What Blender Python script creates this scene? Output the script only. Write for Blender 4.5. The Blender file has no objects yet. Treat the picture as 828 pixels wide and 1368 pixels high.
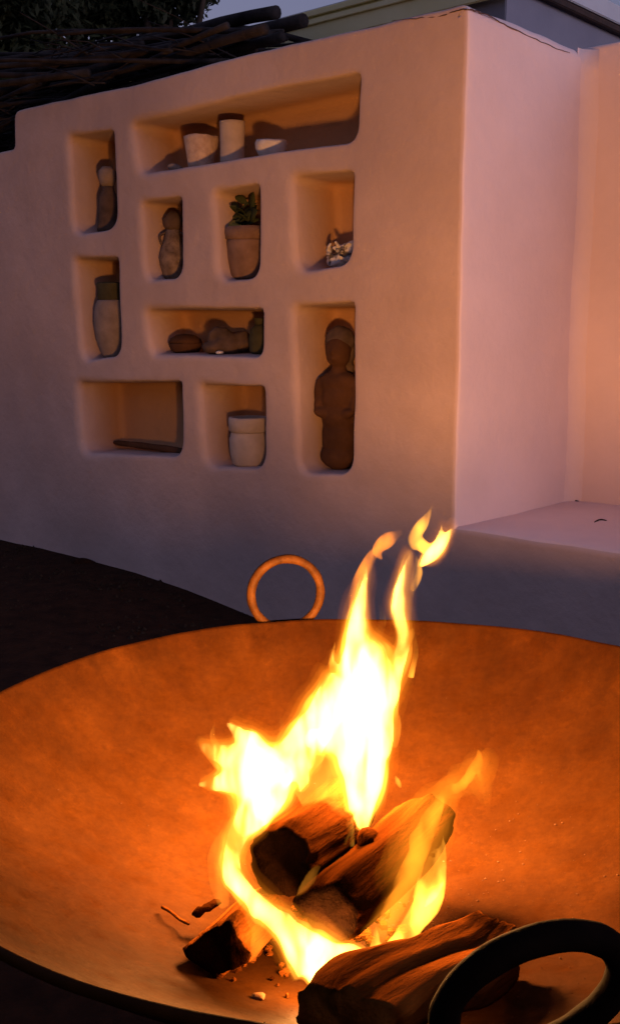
import bpy, bmesh, math, random
from mathutils import Vector, Matrix, noise
from mathutils.geometry import delaunay_2d_cdt
random.seed(11)
R = math.radians
scene = bpy.context.scene
COL = scene.collection

# ------------------------------------------------------------------ camera, sky, sun, exposure
EYE = Vector((0, 0, 1.2)); PITCH = math.atan(240 / 1406); FPX = 1406.0; CX, CY = 414.0, 684.0
cam_d = bpy.data.cameras.new('camera'); cam = bpy.data.objects.new('camera', cam_d); COL.objects.link(cam)
cam.location = EYE; cam.rotation_euler = (R(90) - PITCH, 0, 0)
cam_d.sensor_width = 36; cam_d.lens = 36 * FPX / 1368; cam_d.clip_start = 0.02; cam_d.clip_end = 2000
scene.camera = cam
SUN_AZ, SUN_EL = R(124), R(16)
world = bpy.data.worlds.new('World'); scene.world = world; world.use_nodes = True
wn = world.node_tree.nodes; wl = world.node_tree.links
sky = wn.new('ShaderNodeTexSky'); sky.sky_type = 'NISHITA'; sky.sun_disc = False
sky.sun_elevation = R(0.3); sky.sun_rotation = SUN_AZ; sky.ozone_density = 1.25; sky.dust_density = 4.0; sky.air_density = 1.0
bg = wn['Background']; bg.inputs['Strength'].default_value = 0.105
tint = wn.new('ShaderNodeVectorMath'); tint.operation = 'MULTIPLY'; tint.inputs[1].default_value = (1.0, 0.80, 1.22)      # mauve dusk air
wl.new(sky.outputs[0], tint.inputs[0]); wl.new(tint.outputs[0], bg.inputs['Color'])
sd = bpy.data.lights.new('sun', 'SUN'); sd.energy = 0.14; sd.angle = R(30); sd.color = (0.70, 0.72, 1.0)
so = bpy.data.objects.new('sun', sd); COL.objects.link(so)
sv = Vector((math.sin(SUN_AZ) * math.cos(SUN_EL), math.cos(SUN_AZ) * math.cos(SUN_EL), math.sin(SUN_EL)))
so.rotation_euler = sv.to_track_quat('Z', 'Y').to_euler(); so.location = (0, 0, 20)
vs = scene.view_settings
scene.display_settings.display_device = 'sRGB'
vs.view_transform = 'Standard'; vs.look = 'None'; vs.exposure = 2.4; vs.gamma = 1.0; vs.use_curve_mapping = False
scene.render.engine = 'CYCLES'
cy = scene.cycles
cy.use_denoising = True; cy.max_bounces = 8; cy.diffuse_bounces = 4; cy.volume_bounces = 0
cy.sample_clamp_indirect = 3.0; cy.volume_step_rate = 0.6; cy.volume_max_steps = 128; cy.caustics_reflective = False; cy.caustics_refractive = False

# ------------------------------------------------------------------ helpers
def ray(x, y):
    d = Vector(((x - CX) / FPX, 1.0, -(y - CY) / FPX)); c, s = math.cos(PITCH), math.sin(PITCH)
    return Vector((d.x, d.y * c + d.z * s, -d.y * s + d.z * c))
def at(x, y, Y):                      # a point of the sight line at distance Y in front of the camera
    d = ray(x, y); return EYE + d * (Y / d.y)
U = Vector((0.7455, -0.6665, 0)).normalized()      # along the niche wall, towards its corner
N = Vector((-U.y, U.x, 0))                         # into the niche wall
C0 = Vector((0.517, 3.684, 0))                     # foot of the wall's corner
def W(s, z, d=0.0): return C0 - U * s + N * d + Vector((0, 0, z))
def wall_at(x, y, d=0.0):             # (s, z) of a sight line in the plane d behind the wall's face
    r = ray(x, y); t = N.dot(C0 + N * d - EYE) / N.dot(r); X = EYE + r * t
    return -(X - C0).dot(U), X.z

def setp(o, label=None, cat=None, group=None, kind=None):
    if label: o['label'] = label
    if cat: o['category'] = cat
    if group: o['group'] = group
    if kind: o['kind'] = kind
    return o
def empty(name, loc=(0, 0, 0), rot=(0, 0, 0)):
    o = bpy.data.objects.new(name, None); COL.objects.link(o); o.location = loc; o.rotation_euler = rot
    o.empty_display_size = 0.1; return o
def mesh_obj(name, me, mats, parent=None, smooth=True):
    o = bpy.data.objects.new(name, me); COL.objects.link(o)
    for m in (mats if isinstance(mats, (list, tuple)) else [mats]): me.materials.append(m)
    if smooth:
        for p in me.polygons: p.use_smooth = True
    if parent: o.parent = parent
    return o
def from_bm(name, bm, mats, parent=None, smooth=True):
    me = bpy.data.meshes.new(name); bm.to_mesh(me); bm.free(); return mesh_obj(name, me, mats, parent, smooth)
def grid_faces(nr, nc, close=True, off=0):
    F = []
    for i in range(nr - 1):
        for j in range(nc if close else nc - 1):
            k = (j + 1) % nc
            F.append((off + i * nc + j, off + i * nc + k, off + (i + 1) * nc + k, off + (i + 1) * nc + j))
    return F
def fix_normals(me):
    bm = bmesh.new(); bm.from_mesh(me); bmesh.ops.recalc_face_normals(bm, faces=bm.faces); bm.to_mesh(me); bm.free()
def pymesh(name, V, F, fix=True):
    me = bpy.data.meshes.new(name); me.from_pydata([tuple(v) for v in V], [], F); me.update()
    if fix: fix_normals(me)
    return me
def lathe(name, prof, mat, parent=None, seg=28, wob=0.0, seed=0, sx=1.0, sy=1.0, sc=9.0, loc=(0, 0, 0)):
    V = []
    for (r, z) in prof:
        for j in range(seg):
            a = 2 * math.pi * j / seg
            p = Vector((r * math.cos(a) * sx, r * math.sin(a) * sy, z))
            if wob: p += noise.noise_vector(p * sc + Vector((seed, 0, 0))) * wob
            V.append(p + Vector(loc))
    F = grid_faces(len(prof), seg)
    F.append(tuple(range(seg))); F.append(tuple((len(prof) - 1) * seg + j for j in range(seg)))
    return mesh_obj(name, pymesh(name, V, F), mat, parent)
def frames(P):
    T = []
    for i in range(len(P)):
        t = (P[min(i + 1, len(P) - 1)] - P[max(i - 1, 0)]); T.append(t.normalized() if t.length > 1e-9 else Vector((0, 0, 1)))
    return T
def tube_vf(P, rad, seg=8, off=0, squash=None, caps=True):
    P = [Vector(p) for p in P]; T = frames(P); V = []
    ref = Vector((0, 0, 1)) if abs(T[0].z) < 0.9 else Vector((1, 0, 0))
    a = T[0].cross(ref).normalized()
    for i, p in enumerate(P):
        a = (a - T[i] * a.dot(T[i])).normalized(); b = T[i].cross(a)
        r = rad[i] if isinstance(rad, (list, tuple)) else rad
        for j in range(seg):
            q = 2 * math.pi * j / seg; o = a * math.cos(q) * r + b * math.sin(q) * r
            if squash: o = o - squash[0] * (o.dot(squash[0]) * (1 - squash[1]))
            V.append(p + o)
    F = grid_faces(len(P), seg, True, off)
    if caps:
        F.append(tuple(off + j for j in range(seg))); F.append(tuple(off + (len(P) - 1) * seg + j for j in range(seg)))
    return V, F
def tube(name, P, rad, mat, parent=None, seg=8):
    V, F = tube_vf(P, rad, seg); return mesh_obj(name, pymesh(name, V, F), mat, parent)
def resample(P, n):
    P = [Vector(p) for p in P]; L = [0]
    for i in range(1, len(P)): L.append(L[-1] + 1)
    out = []
    for k in range(n):                # Catmull-Rom
        t = (len(P) - 1) * k / (n - 1); i = min(int(t), len(P) - 2); f = t - i
        p0, p1, p2, p3 = P[max(i - 1, 0)], P[i], P[i + 1], P[min(i + 2, len(P) - 1)]
        out.append(0.5 * ((2 * p1) + (p2 - p0) * f + (2 * p0 - 5 * p1 + 4 * p2 - p3) * f * f + (3 * p1 - p0 - 3 * p2 + p3) * f ** 3))
    return out
def remesh(me, voxel, smooth_it=4):
    o = bpy.data.objects.new('temporary', me); COL.objects.link(o)
    m = o.modifiers.new('r', 'REMESH'); m.mode = 'VOXEL'; m.voxel_size = voxel
    if smooth_it:
        s = o.modifiers.new('s', 'SMOOTH'); s.iterations = smooth_it; s.factor = 0.5
    dg = bpy.context.evaluated_depsgraph_get(); dg.update()
    out = bpy.data.meshes.new_from_object(o.evaluated_get(dg)); bpy.data.objects.remove(o); bpy.data.meshes.remove(me)
    return out
def ellipsoids(name, prims, voxel, smooth_it=4):
    """union of ellipsoids (centre, radii, euler) as one continuous surface"""
    bm = bmesh.new()
    for c, r, e in prims:
        M = Matrix.Translation(Vector(c)) @ Matrix.Rotation(e[2], 4, 'Z') @ Matrix.Rotation(e[1], 4, 'Y') @ Matrix.Rotation(e[0], 4, 'X') @ Matrix.Diagonal(Vector((r[0], r[1], r[2], 1)))
        bmesh.ops.create_icosphere(bm, subdivisions=3, radius=1, matrix=M)
    me = bpy.data.meshes.new(name); bm.to_mesh(me); bm.free()
    return remesh(me, voxel, smooth_it)
def jitter(me, amp, sc, seed=0):
    for v in me.vertices: v.co += noise.noise_vector(v.co * sc + Vector((seed, seed * 2.3, 0))) * amp
    me.update()
def box_bm(bm, c, d, rot=None):
    M = Matrix.Translation(Vector(c)) @ (rot.to_4x4() if rot else Matrix.Identity(4)) @ Matrix.Diagonal(Vector((d[0], d[1], d[2], 1)))
    return bmesh.ops.create_cube(bm, size=1, matrix=M)
WROT = Matrix((U, N, Vector((0, 0, 1)))).transposed()      # local x along the wall, y into it

# ------------------------------------------------------------------ materials
MATS = {}
def mat(name, c1, c2=None, scale=8.0, rough=0.8, bump=0.0, bscale=40.0, spec=0.3, metal=0.0, detail=6.0, lo=0.35, hi=0.65, stretch=(1, 1, 1), c3=None, s3=3.0, t3=(0.5, 0.7), coord='Object', bdist=0.01):
    m = bpy.data.materials.new(name); m.use_nodes = True; n = m.node_tree.nodes; l = m.node_tree.links
    b = n['Principled BSDF']; b.inputs['Roughness'].default_value = rough; b.inputs['Specular IOR Level'].default_value = spec; b.inputs['Metallic'].default_value = metal
    b.inputs['Base Color'].default_value = (*c1, 1)
    tc = n.new('ShaderNodeTexCoord'); mp = n.new('ShaderNodeMapping'); mp.inputs['Scale'].default_value = stretch
    l.new(tc.outputs[coord], mp.inputs['Vector'])
    def nz(sc, det=detail):
        t = n.new('ShaderNodeTexNoise'); t.inputs['Scale'].default_value = sc; t.inputs['Detail'].default_value = det; t.inputs['Roughness'].default_value = 0.6
        l.new(mp.outputs[0], t.inputs['Vector']); return t
    def ramp(src, a, bb, ca, cb):
        r = n.new('ShaderNodeValToRGB'); r.color_ramp.elements[0].position = a; r.color_ramp.elements[1].position = bb
        r.color_ramp.elements[0].color = (*ca, 1); r.color_ramp.elements[1].color = (*cb, 1); l.new(src, r.inputs[0]); return r
    col = None
    if c2:
        col = ramp(nz(scale).outputs['Fac'], lo, hi, c1, c2).outputs[0]
        if c3:
            f = ramp(nz(s3).outputs['Fac'], t3[0], t3[1], (0, 0, 0), (1, 1, 1))
            mx = n.new('ShaderNodeMix'); mx.data_type = 'RGBA'; l.new(f.outputs[0], mx.inputs[0]); l.new(col, mx.inputs[6]); mx.inputs[7].default_value = (*c3, 1); col = mx.outputs[2]
        l.new(col, b.inputs['Base Color'])
    if bump:
        bp = n.new('ShaderNodeBump'); bp.inputs['Strength'].default_value = bump; bp.inputs['Distance'].default_value = bdist
        l.new(nz(bscale, 8).outputs['Fac'], bp.inputs['Height']); l.new(bp.outputs[0], b.inputs['Normal'])
    MATS[name] = m; return m
def flame_mat(name, col, k, soft=0.0, sc=22.0):
    m = bpy.data.materials.new(name); m.use_nodes = True; n = m.node_tree.nodes; l = m.node_tree.links
    n.remove(n['Principled BSDF']); e = n.new('ShaderNodeEmission'); e.inputs['Color'].default_value = (*col, 1); e.inputs['Strength'].default_value = k
    l.new(e.outputs[0], n['Material Output'].inputs['Volume'])
    if soft:                          # streaks of thinner gas, drawn out upwards
        g = n.new('ShaderNodeNewGeometry'); mp = n.new('ShaderNodeMapping'); mp.inputs['Scale'].default_value = (1, 1, .32); l.new(g.outputs['Position'], mp.inputs['Vector'])
        t = n.new('ShaderNodeTexNoise'); t.inputs['Scale'].default_value = sc; t.inputs['Detail'].default_value = 2.0; t.inputs['Distortion'].default_value = .4; l.new(mp.outputs[0], t.inputs['Vector'])
        r = n.new('ShaderNodeMapRange'); r.interpolation_type = 'SMOOTHSTEP'; r.inputs[1].default_value = .36; r.inputs[2].default_value = .64; r.inputs[3].default_value = k * (1 - soft); r.inputs[4].default_value = k * (1 + .8 * soft); l.new(t.outputs['Fac'], r.inputs[0]); l.new(r.outputs[0], e.inputs['Strength'])
    return m

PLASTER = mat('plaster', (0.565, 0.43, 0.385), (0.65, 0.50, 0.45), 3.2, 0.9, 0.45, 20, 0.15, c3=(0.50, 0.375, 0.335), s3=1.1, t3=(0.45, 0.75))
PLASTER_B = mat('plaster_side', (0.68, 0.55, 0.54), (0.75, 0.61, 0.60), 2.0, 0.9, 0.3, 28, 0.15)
def niche_shade(m):                  # dim niche depths painted in: plaster blends to darker ochre inwards
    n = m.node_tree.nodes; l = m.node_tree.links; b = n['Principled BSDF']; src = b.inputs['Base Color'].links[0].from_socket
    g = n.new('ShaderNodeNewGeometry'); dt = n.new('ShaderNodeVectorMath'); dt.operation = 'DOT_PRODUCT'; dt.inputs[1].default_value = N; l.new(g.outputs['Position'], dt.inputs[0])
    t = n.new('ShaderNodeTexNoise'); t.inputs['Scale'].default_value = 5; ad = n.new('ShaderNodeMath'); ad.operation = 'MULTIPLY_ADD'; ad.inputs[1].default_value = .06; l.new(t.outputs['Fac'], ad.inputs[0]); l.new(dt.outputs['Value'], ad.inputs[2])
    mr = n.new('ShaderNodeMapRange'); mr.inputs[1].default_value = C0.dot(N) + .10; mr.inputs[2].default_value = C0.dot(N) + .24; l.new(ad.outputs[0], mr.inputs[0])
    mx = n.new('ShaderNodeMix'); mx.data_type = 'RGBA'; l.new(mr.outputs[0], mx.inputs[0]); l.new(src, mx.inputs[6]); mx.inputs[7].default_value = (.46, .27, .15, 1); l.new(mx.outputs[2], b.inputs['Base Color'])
niche_shade(PLASTER)
CRACK = mat('crack_shadow', (0.10, 0.06, 0.05), rough=1.0, spec=0.05)
SOIL = mat('soil', (0.020, 0.0075, 0.0035), (0.042, 0.016, 0.007), 14, 0.95, 0.6, 60, 0.1)
def rust():
    m = mat('sooty_rusted_iron', (0.0182, 0.0058, 0.0007), (0.0262, 0.0089, 0.0012), 9, 0.6, 0.45, 30, 0.03, detail=10, c3=(0.0150, 0.0045, 0.0006), s3=2.6, t3=(0.46, 0.70), bdist=0.004)
    n = m.node_tree.nodes; l = m.node_tree.links; b = n['Principled BSDF']; src = b.inputs['Base Color'].links[0].from_socket
    tc = n.new('ShaderNodeTexCoord'); sp = n.new('ShaderNodeSeparateXYZ'); l.new(tc.outputs['Object'], sp.inputs[0])
    at2 = n.new('ShaderNodeMath'); at2.operation = 'ARCTAN2'; l.new(sp.outputs[1], at2.inputs[0]); l.new(sp.outputs[0], at2.inputs[1])
    cb = n.new('ShaderNodeCombineXYZ'); l.new(at2.outputs[0], cb.inputs[0]); zz = n.new('ShaderNodeMath'); zz.operation = 'MULTIPLY'; zz.inputs[1].default_value = .9; l.new(sp.outputs[2], zz.inputs[0]); l.new(zz.outputs[0], cb.inputs[1])
    t = n.new('ShaderNodeTexNoise'); t.inputs['Scale'].default_value = 11; t.inputs['Detail'].default_value = 5; l.new(cb.outputs[0], t.inputs['Vector'])
    rp = n.new('ShaderNodeMapRange'); rp.inputs[1].default_value = .35; rp.inputs[2].default_value = .7; rp.inputs[3].default_value = .85; rp.inputs[4].default_value = 1.3; l.new(t.outputs['Fac'], rp.inputs[0])
    hz = n.new('ShaderNodeMapRange'); hz.inputs[1].default_value = .50; hz.inputs[2].default_value = .63; l.new(sp.outputs[2], hz.inputs[0])       # bright reflection streaks put into the colour, only under the rim
    mixf = n.new('ShaderNodeMix'); l.new(hz.outputs[0], mixf.inputs[0]); mixf.inputs[2].default_value = 1.0; l.new(rp.outputs[0], mixf.inputs[3])
    mu = n.new('ShaderNodeVectorMath'); mu.operation = 'SCALE'; l.new(src, mu.inputs[0]); l.new(mixf.outputs[0], mu.inputs['Scale']); l.new(mu.outputs[0], b.inputs['Base Color'])
    sp2 = n.new('ShaderNodeTexNoise'); sp2.inputs['Scale'].default_value = 70; sp2.inputs['Detail'].default_value = 10; sp2.inputs['Roughness'].default_value = .75; l.new(tc.outputs['Object'], sp2.inputs['Vector'])
    r2 = n.new('ShaderNodeMapRange'); r2.inputs[1].default_value = .3; r2.inputs[2].default_value = .7; r2.inputs[3].default_value = .80; r2.inputs[4].default_value = 1.20; l.new(sp2.outputs['Fac'], r2.inputs[0])
    mu2 = n.new('ShaderNodeVectorMath'); mu2.operation = 'SCALE'; l.new(mu.outputs[0], mu2.inputs[0]); l.new(r2.outputs[0], mu2.inputs['Scale']); l.new(mu2.outputs[0], b.inputs['Base Color'])
    vo = n.new('ShaderNodeTexVoronoi'); vo.feature = 'DISTANCE_TO_EDGE'; vo.inputs['Scale'].default_value = 3.5; mpv = n.new('ShaderNodeMapping'); mpv.inputs['Scale'].default_value = (1, 2.6, 1.5); mpv.inputs['Rotation'].default_value = (0, 0, .5); l.new(tc.outputs['Object'], mpv.inputs[0])
    wv = n.new('ShaderNodeVectorMath'); wv.operation = 'MULTIPLY_ADD'; wv.inputs[1].default_value = (.25, .25, .25); l.new(sp2.outputs['Color'], wv.inputs[0]); l.new(mpv.outputs[0], wv.inputs[2]); l.new(wv.outputs[0], vo.inputs['Vector'])
    r3 = n.new('ShaderNodeMapRange'); r3.inputs[1].default_value = .0; r3.inputs[2].default_value = .03; r3.inputs[3].default_value = 1.18; r3.inputs[4].default_value = 1.0; l.new(vo.outputs['Distance'], r3.inputs[0])      # faint worn scratches
    mu3 = n.new('ShaderNodeVectorMath'); mu3.operation = 'SCALE'; l.new(mu2.outputs[0], mu3.inputs[0]); l.new(r3.outputs[0], mu3.inputs['Scale']); l.new(mu3.outputs[0], b.inputs['Base Color'])
    fl_ = n.new('ShaderNodeTexNoise'); fl_.inputs['Scale'].default_value = 26; fl_.inputs['Detail'].default_value = 8; l.new(tc.outputs['Object'], fl_.inputs['Vector'])
    rr = n.new('ShaderNodeMapRange'); rr.inputs[1].default_value = .3; rr.inputs[2].default_value = .7; rr.inputs[3].default_value = .42; rr.inputs[4].default_value = .8; l.new(fl_.outputs['Fac'], rr.inputs[0]); l.new(rr.outputs[0], b.inputs['Roughness'])
    return m
RUST = rust()
IRON = mat('black_iron', (0.0025, 0.0014, 0.001), (0.006, 0.0030, 0.0018), 20, 0.8, 0.5, 70, 0.02, bdist=0.003)
HANDLE = mat('rusty_handle_iron', (0.018, 0.0068, 0.0015), (0.044, 0.0175, 0.0042), 30, 0.6, 0.5, 90, 0.05, bdist=0.003)
BARK = mat('charred_bark', (0.0036, 0.0010, 0.0002), (0.0230, 0.0064, 0.0010), 10, 0.9, 0.9, 22, 0.0, stretch=(0.25, 2.2, 2.2), bdist=0.012)
SPLIT = mat('split_wood', (0.0130, 0.0036, 0.0006), (0.140, 0.0420, 0.0066), 9, 0.85, 0.9, 16, 0.0, stretch=(0.18, 2.5, 2.5), bdist=0.012)
CHAR = mat('char', (0.003, 0.0016, 0.001), (0.009, 0.004, 0.002), 25, 0.95, 0.8, 60, 0.0)
STICK = mat('weathered_branch', (0.012, 0.010, 0.010), (0.040, 0.034, 0.034), 9, 0.9, 0.6, 40, 0.15)
LEAF = mat('tree_leaf', (0.014, 0.019, 0.008), (0.032, 0.040, 0.016), 3, 0.7, spec=0.2)
TRUNK = mat('tree_bark', (0.030, 0.022, 0.016), (0.06, 0.045, 0.034), 12, 0.95, 0.6, 30, 0.1)
HWALL = mat('blue_grey_paint', (0.22, 0.225, 0.28), (0.26, 0.265, 0.32), 3, 0.85, 0.15, 40, 0.2)
FASC = mat('pale_fascia_paint', (0.55, 0.57, 0.60), (0.62, 0.64, 0.66), 4, 0.5, 0.1, 30, 0.4)
YELLOW = mat('yellow_lit_fascia', (0.78, 0.72, 0.36), (0.84, 0.80, 0.46), 4, 0.5, 0.1, 30, 0.4)  # white fascia board; the yellow light on it is put into the colour
GAP_SHADE = mat('eave_gap_shade', (0.030, 0.018, 0.014), (0.06, 0.03, 0.02), 20, 0.7, 0.2, 60, 0.3)

# ------------------------------------------------------------------ the ground
def ground():
    V = []; F = []; rs = [0, .3, .6, .9, 1.2, 1.5, 1.8, 2.1, 2.4, 2.7, 3, 3.3, 3.6, 3.9, 4.2, 4.5, 4.8, 5.1, 5.4, 5.8, 6.3, 7, 8, 10, 13, 18, 26, 40, 70, 120, 220, 400]
    seg = 96
    for r in rs:
        for j in range(seg):
            a = 2 * math.pi * j / seg; p = Vector((r * math.cos(a), 2 + r * math.sin(a), 0))
            k = 1 if r < 20 else 0
            p.z = k * (noise.noise(p * 1.1) * 0.03 + noise.noise(p * 4.0) * 0.012)
            s = -(p - C0).dot(U); dd = (p - C0).dot(N)
            if k and s > 0.9: p.z += 0.075 * min(1, (s - 0.9) / 0.8) * max(0, 1 - abs(dd) / 1.6)
            V.append(p)
    F = grid_faces(len(rs), seg)
    o = mesh_obj('ground', pymesh('ground', V, F), SOIL); setp(o, 'dark bare soil around the fire bowl', None, None, 'structure')
ground()
def litter():
    rnd = random.Random(21); V = []; F = []
    for i in range(2600):
        s = rnd.uniform(.2, 4.2); d = -abs(rnd.gauss(.0, .7)) - .005; p = W(s, 0, d)
        z = noise.noise(p * 1.1) * .03 + noise.noise(p * 4.0) * .012 + (.075 * min(1, (s - .9) / .8) * max(0, 1 - abs(d) / 1.6) if s > .9 else 0)
        r = rnd.choice((.004, .005, .006, .008, .012)) * rnd.uniform(.7, 1.3); o = len(V); a = rnd.uniform(0, 6.3)
        for q in range(5):
            t = a + q * 1.2566; V.append(p + Vector((math.cos(t) * r * rnd.uniform(.6, 1.3), math.sin(t) * r * rnd.uniform(.6, 1.3), z - .004)))
        V.append(p + Vector((0, 0, z + r * rnd.uniform(.3, .9))))
        F += [(o + q, o + (q + 1) % 5, o + 5) for q in range(5)]
    o = mesh_obj('gravel', pymesh('gravel', V, F), mat('soil_clods', (.014, .0085, .005), (.05, .030, .018), 60, .95, spec=.1), None, False)
    setp(o, 'small clods and gravel strewn along the foot of the wall', 'gravel', None, 'stuff')
litter()

# ------------------------------------------------------------------ the niche wall
def round_poly(P, rad, step=0.04):
    out = []; n = len(P)
    seg = []
    for i in range(n):
        p0, p1, p2 = Vector(P[i - 1]), Vector(P[i]), Vector(P[(i + 1) % n]); r = rad[i]
        a = (p0 - p1).normalized(); b = (p2 - p1).normalized(); ang = a.angle(b); t = min(r / math.tan(ang / 2), 0.45 * (p0 - p1).length, 0.45 * (p2 - p1).length)
        A = p1 + a * t; B = p1 + b * t; arc = []
        k = max(2, int(t / 0.008)) if r > 0.001 else 1
        k = min(k, 10)
        for q in range(k + 1):
            f = q / k; arc.append(A * (1 - f) ** 2 + p1 * 2 * f * (1 - f) + B * f * f)
        seg.append(arc)
    for i in range(n):
        out += seg[i]; A = seg[i][-1]; B = seg[(i + 1) % n][0]; L = (B - A).length; m = int(L / step)
        for q in range(1, m + 1):
            if q / (m + 1) * L > 1e-4: out.append(A.lerp(B, q / (m + 1)))
    res = []
    for p in out:
        if not res or (p - res[-1]).length > 1e-4: res.append(p)
    if (res[0] - res[-1]).length < 1e-4: res.pop()
    return res
def offset(poly, d, fn=None):                  # positive = outwards for a counter-clockwise loop
    n = len(poly); out = []
    for i in range(n):
        a, b, c = poly[i - 1], poly[i], poly[(i + 1) % n]
        e1 = (b - a).normalized(); e2 = (c - b).normalized(); n1 = Vector((e1.y, -e1.x)); n2 = Vector((e2.y, -e2.x)); m = n1 + n2
        m = m / max(0.3, m.dot(n1)) if m.length > 1e-6 else n1
        out.append(b + m * (d * fn(b) if fn else d))
    return out
def ccw(P): return sum(P[i - 1].x * P[i].y - P[i].x * P[i - 1].y for i in range(len(P))) > 0
def inside(pt, poly):
    x, y = pt; c = False; j = len(poly) - 1
    for i in range(len(poly)):
        if (poly[i].y > y) != (poly[j].y > y) and x < (poly[j].x - poly[i].x) * (y - poly[i].y) / (poly[j].y - poly[i].y) + poly[i].x: c = not c
        j = i
    return c
NICHES = [  # TL, TR, BR, BL in (s, z)
    [(1.745, 2.112), (.462, 2.118), (.467, 1.880), (1.700, 1.895)],
    [(2.205, 2.105), (1.871, 2.095), (1.865, 1.672), (2.195, 1.660)],
    [(1.695, 1.770), (1.432, 1.770), (1.433, 1.430), (1.680, 1.425)],
    [(1.228, 1.770), (.962, 1.773), (.970, 1.420), (1.205, 1.415)],
    [(.783, 1.785), (.480, 1.778), (.485, 1.450), (.765, 1.435)],
    [(2.200, 1.545), (1.871, 1.538), (1.872, 1.090), (2.170, 1.062)],
    [(1.692, 1.298), (.952, 1.300), (.954, 1.107), (1.655, 1.097)],
    [(.786, 1.304), (.473, 1.310), (.482, .662), (.752, .645)],
    [(2.218, .960), (1.452, .980), (1.457, .652), (2.195, .622)],
    [(1.333, .973), (.947, .985), (.946, .640), (1.308, .618)]]
ND = 0.25
def plaster_noise(p):
    return noise.noise_vector(p * 1.6) * 0.010 + noise.noise_vector(p * 7.0) * 0.0035 + noise.noise_vector(p * 22.0) * 0.0008
def niche_wall():
    V = []; F = []
    XF = lambda p, d: W(p.x, p.y, d)
    out = [(0, -.1), (5.5, -.1), (5.5, 2.09), (2.66, 2.095), (2.655, 2.27), (0, 2.27)]
    outl = round_poly([Vector(q) for q in out], [0, 0, .045, .03, .048, .043], 0.04)
    if not ccw(outl): outl.reverse()
    r = 0.016
    base = offset(outl, -r - .022); loops = [(base, 0.0), (offset(outl, -r - .003), 0.0)]
    loops.append((offset(outl, -r), 0.0002))
    for q in (1, 2, 3, 4):
        t = R(90) * q / 4; loops.append((offset(outl, -r * (1 - math.sin(t))), r * (1 - math.cos(t))))
    d = 0.05
    while d < 0.855: loops.append((outl, d)); d += 0.05
    nb = len(base)
    for L, dd in loops:
        for p in L: V.append(XF(p, dd))
    F += grid_faces(len(loops), nb)
    k0 = (len(loops) - 1) * nb; F.append(tuple(k0 + j for j in range(nb)))
    holes = []; cd_v = [p.copy() for p in base]; cd_map = list(range(nb)); edges = [(i, (i + 1) % nb) for i in range(nb)]
    for ni, nc in enumerate(NICHES):
        wdt = abs(nc[0][0] - nc[1][0]); hgt = nc[0][1] - nc[2][1]
        m = min(wdt, hgt)
        P = round_poly([Vector(q) for q in nc], [.035, .02, min(.085, .28 * m), min(.075, .28 * m)], 0.03)
        if not ccw(P): P.reverse()
        f = 0.020; s_l, s_r = nc[0][0], nc[1][0]; fn = lambda p: .55 + 1.5 * max(0, min(1, (p.x - s_r) / (s_l - s_r))) ** 3; D = ND + random.uniform(-.02, .02); lp = [(offset(P, f, lambda p: fn(p) + .8), 0.0)]
        for q in range(5):
            t = R(90) * q / 4; lp.append((offset(P, f * (1 - math.sin(t)), fn), f * 1.3 * (1 - math.cos(t))))
        cen0 = Vector(((s_l + s_r) / 2, (nc[0][1] + nc[2][1]) / 2)); shr = lambda e: [Vector((cen0.x + (p.x - cen0.x) * (1 - 2 * e / wdt), cen0.y + (p.y - cen0.y) * (1 - 2 * e / hgt))) for p in P]
        for dd in (.06, .10, .14, .18, D - .03): lp.append((shr(.006 * dd / D), dd))
        for q in (1, 2, 3):
            t = R(90) * q / 3; lp.append((shr(.006 + .028 * (1 - math.cos(t))), D - .03 + .03 * math.sin(t)))
        last = lp[-1][0]; cen = sum(last, Vector((0, 0))) / len(last)
        if wdt > hgt: A, B = Vector((cen.x - (wdt - hgt) * .45, cen.y)), Vector((cen.x + (wdt - hgt) * .45, cen.y))
        else: A, B = Vector((cen.x, cen.y - (hgt - wdt) * .45)), Vector((cen.x, cen.y + (hgt - wdt) * .45))
        def tgt(p):
            ab = B - A; t = max(0, min(1, (p - A).dot(ab) / max(ab.length_squared, 1e-9))); return A + ab * t
        for q in (.3, .6, .85): lp.append(([p.lerp(tgt(p), q) for p in last], D))
        nn = len(P); o0 = len(V)
        for L, dd in lp:
            for p in L: V.append(XF(p, dd))
        F += grid_faces(len(lp), nn, True, o0); F.append(tuple(o0 + (len(lp) - 1) * nn + j for j in range(nn)))
        holes.append(lp[0][0]); c0 = len(cd_v)
        cd_v += [p.copy() for p in lp[0][0]]; cd_map += [o0 + j for j in range(nn)]; edges += [(c0 + j, c0 + (j + 1) % nn) for j in range(nn)]
    g = 0.045; x = g * .5
    while x < 5.45:
        z = -.1 + g * .5
        while z < 2.25:
            p = Vector((x + random.uniform(-.006, .006), z + random.uniform(-.006, .006)))
            if inside(p, base) and min((p - q).length for q in base) > .030 and not any(inside(p, h) or min((p - q).length for q in h) < .02 for h in holes): cd_v.append(p)
            z += g if x < 3 else g * 2
        x += g if x < 3 else g * 2
    vo, eo, fo, ov, oe, of = delaunay_2d_cdt(cd_v, edges, [], 0, 1e-5)
    newi = []
    for i, p in enumerate(vo):
        j = min(ov[i]) if ov[i] else 10 ** 9
        if j < len(cd_map): newi.append(cd_map[j])
        else: newi.append(len(V)); V.append(XF(p, 0))
    for f in fo:
        c = sum((vo[i] for i in f), Vector((0, 0))) / len(f)
        if inside(c, base) and not any(inside(c, h) for h in holes): F.append(tuple(newi[i] for i in f))
    V0 = V; V = [p + plaster_noise(p) for p in V]
    o = mesh_obj('niche_wall', pymesh('niche_wall', V, F), [PLASTER, PLASTER_B])
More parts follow.
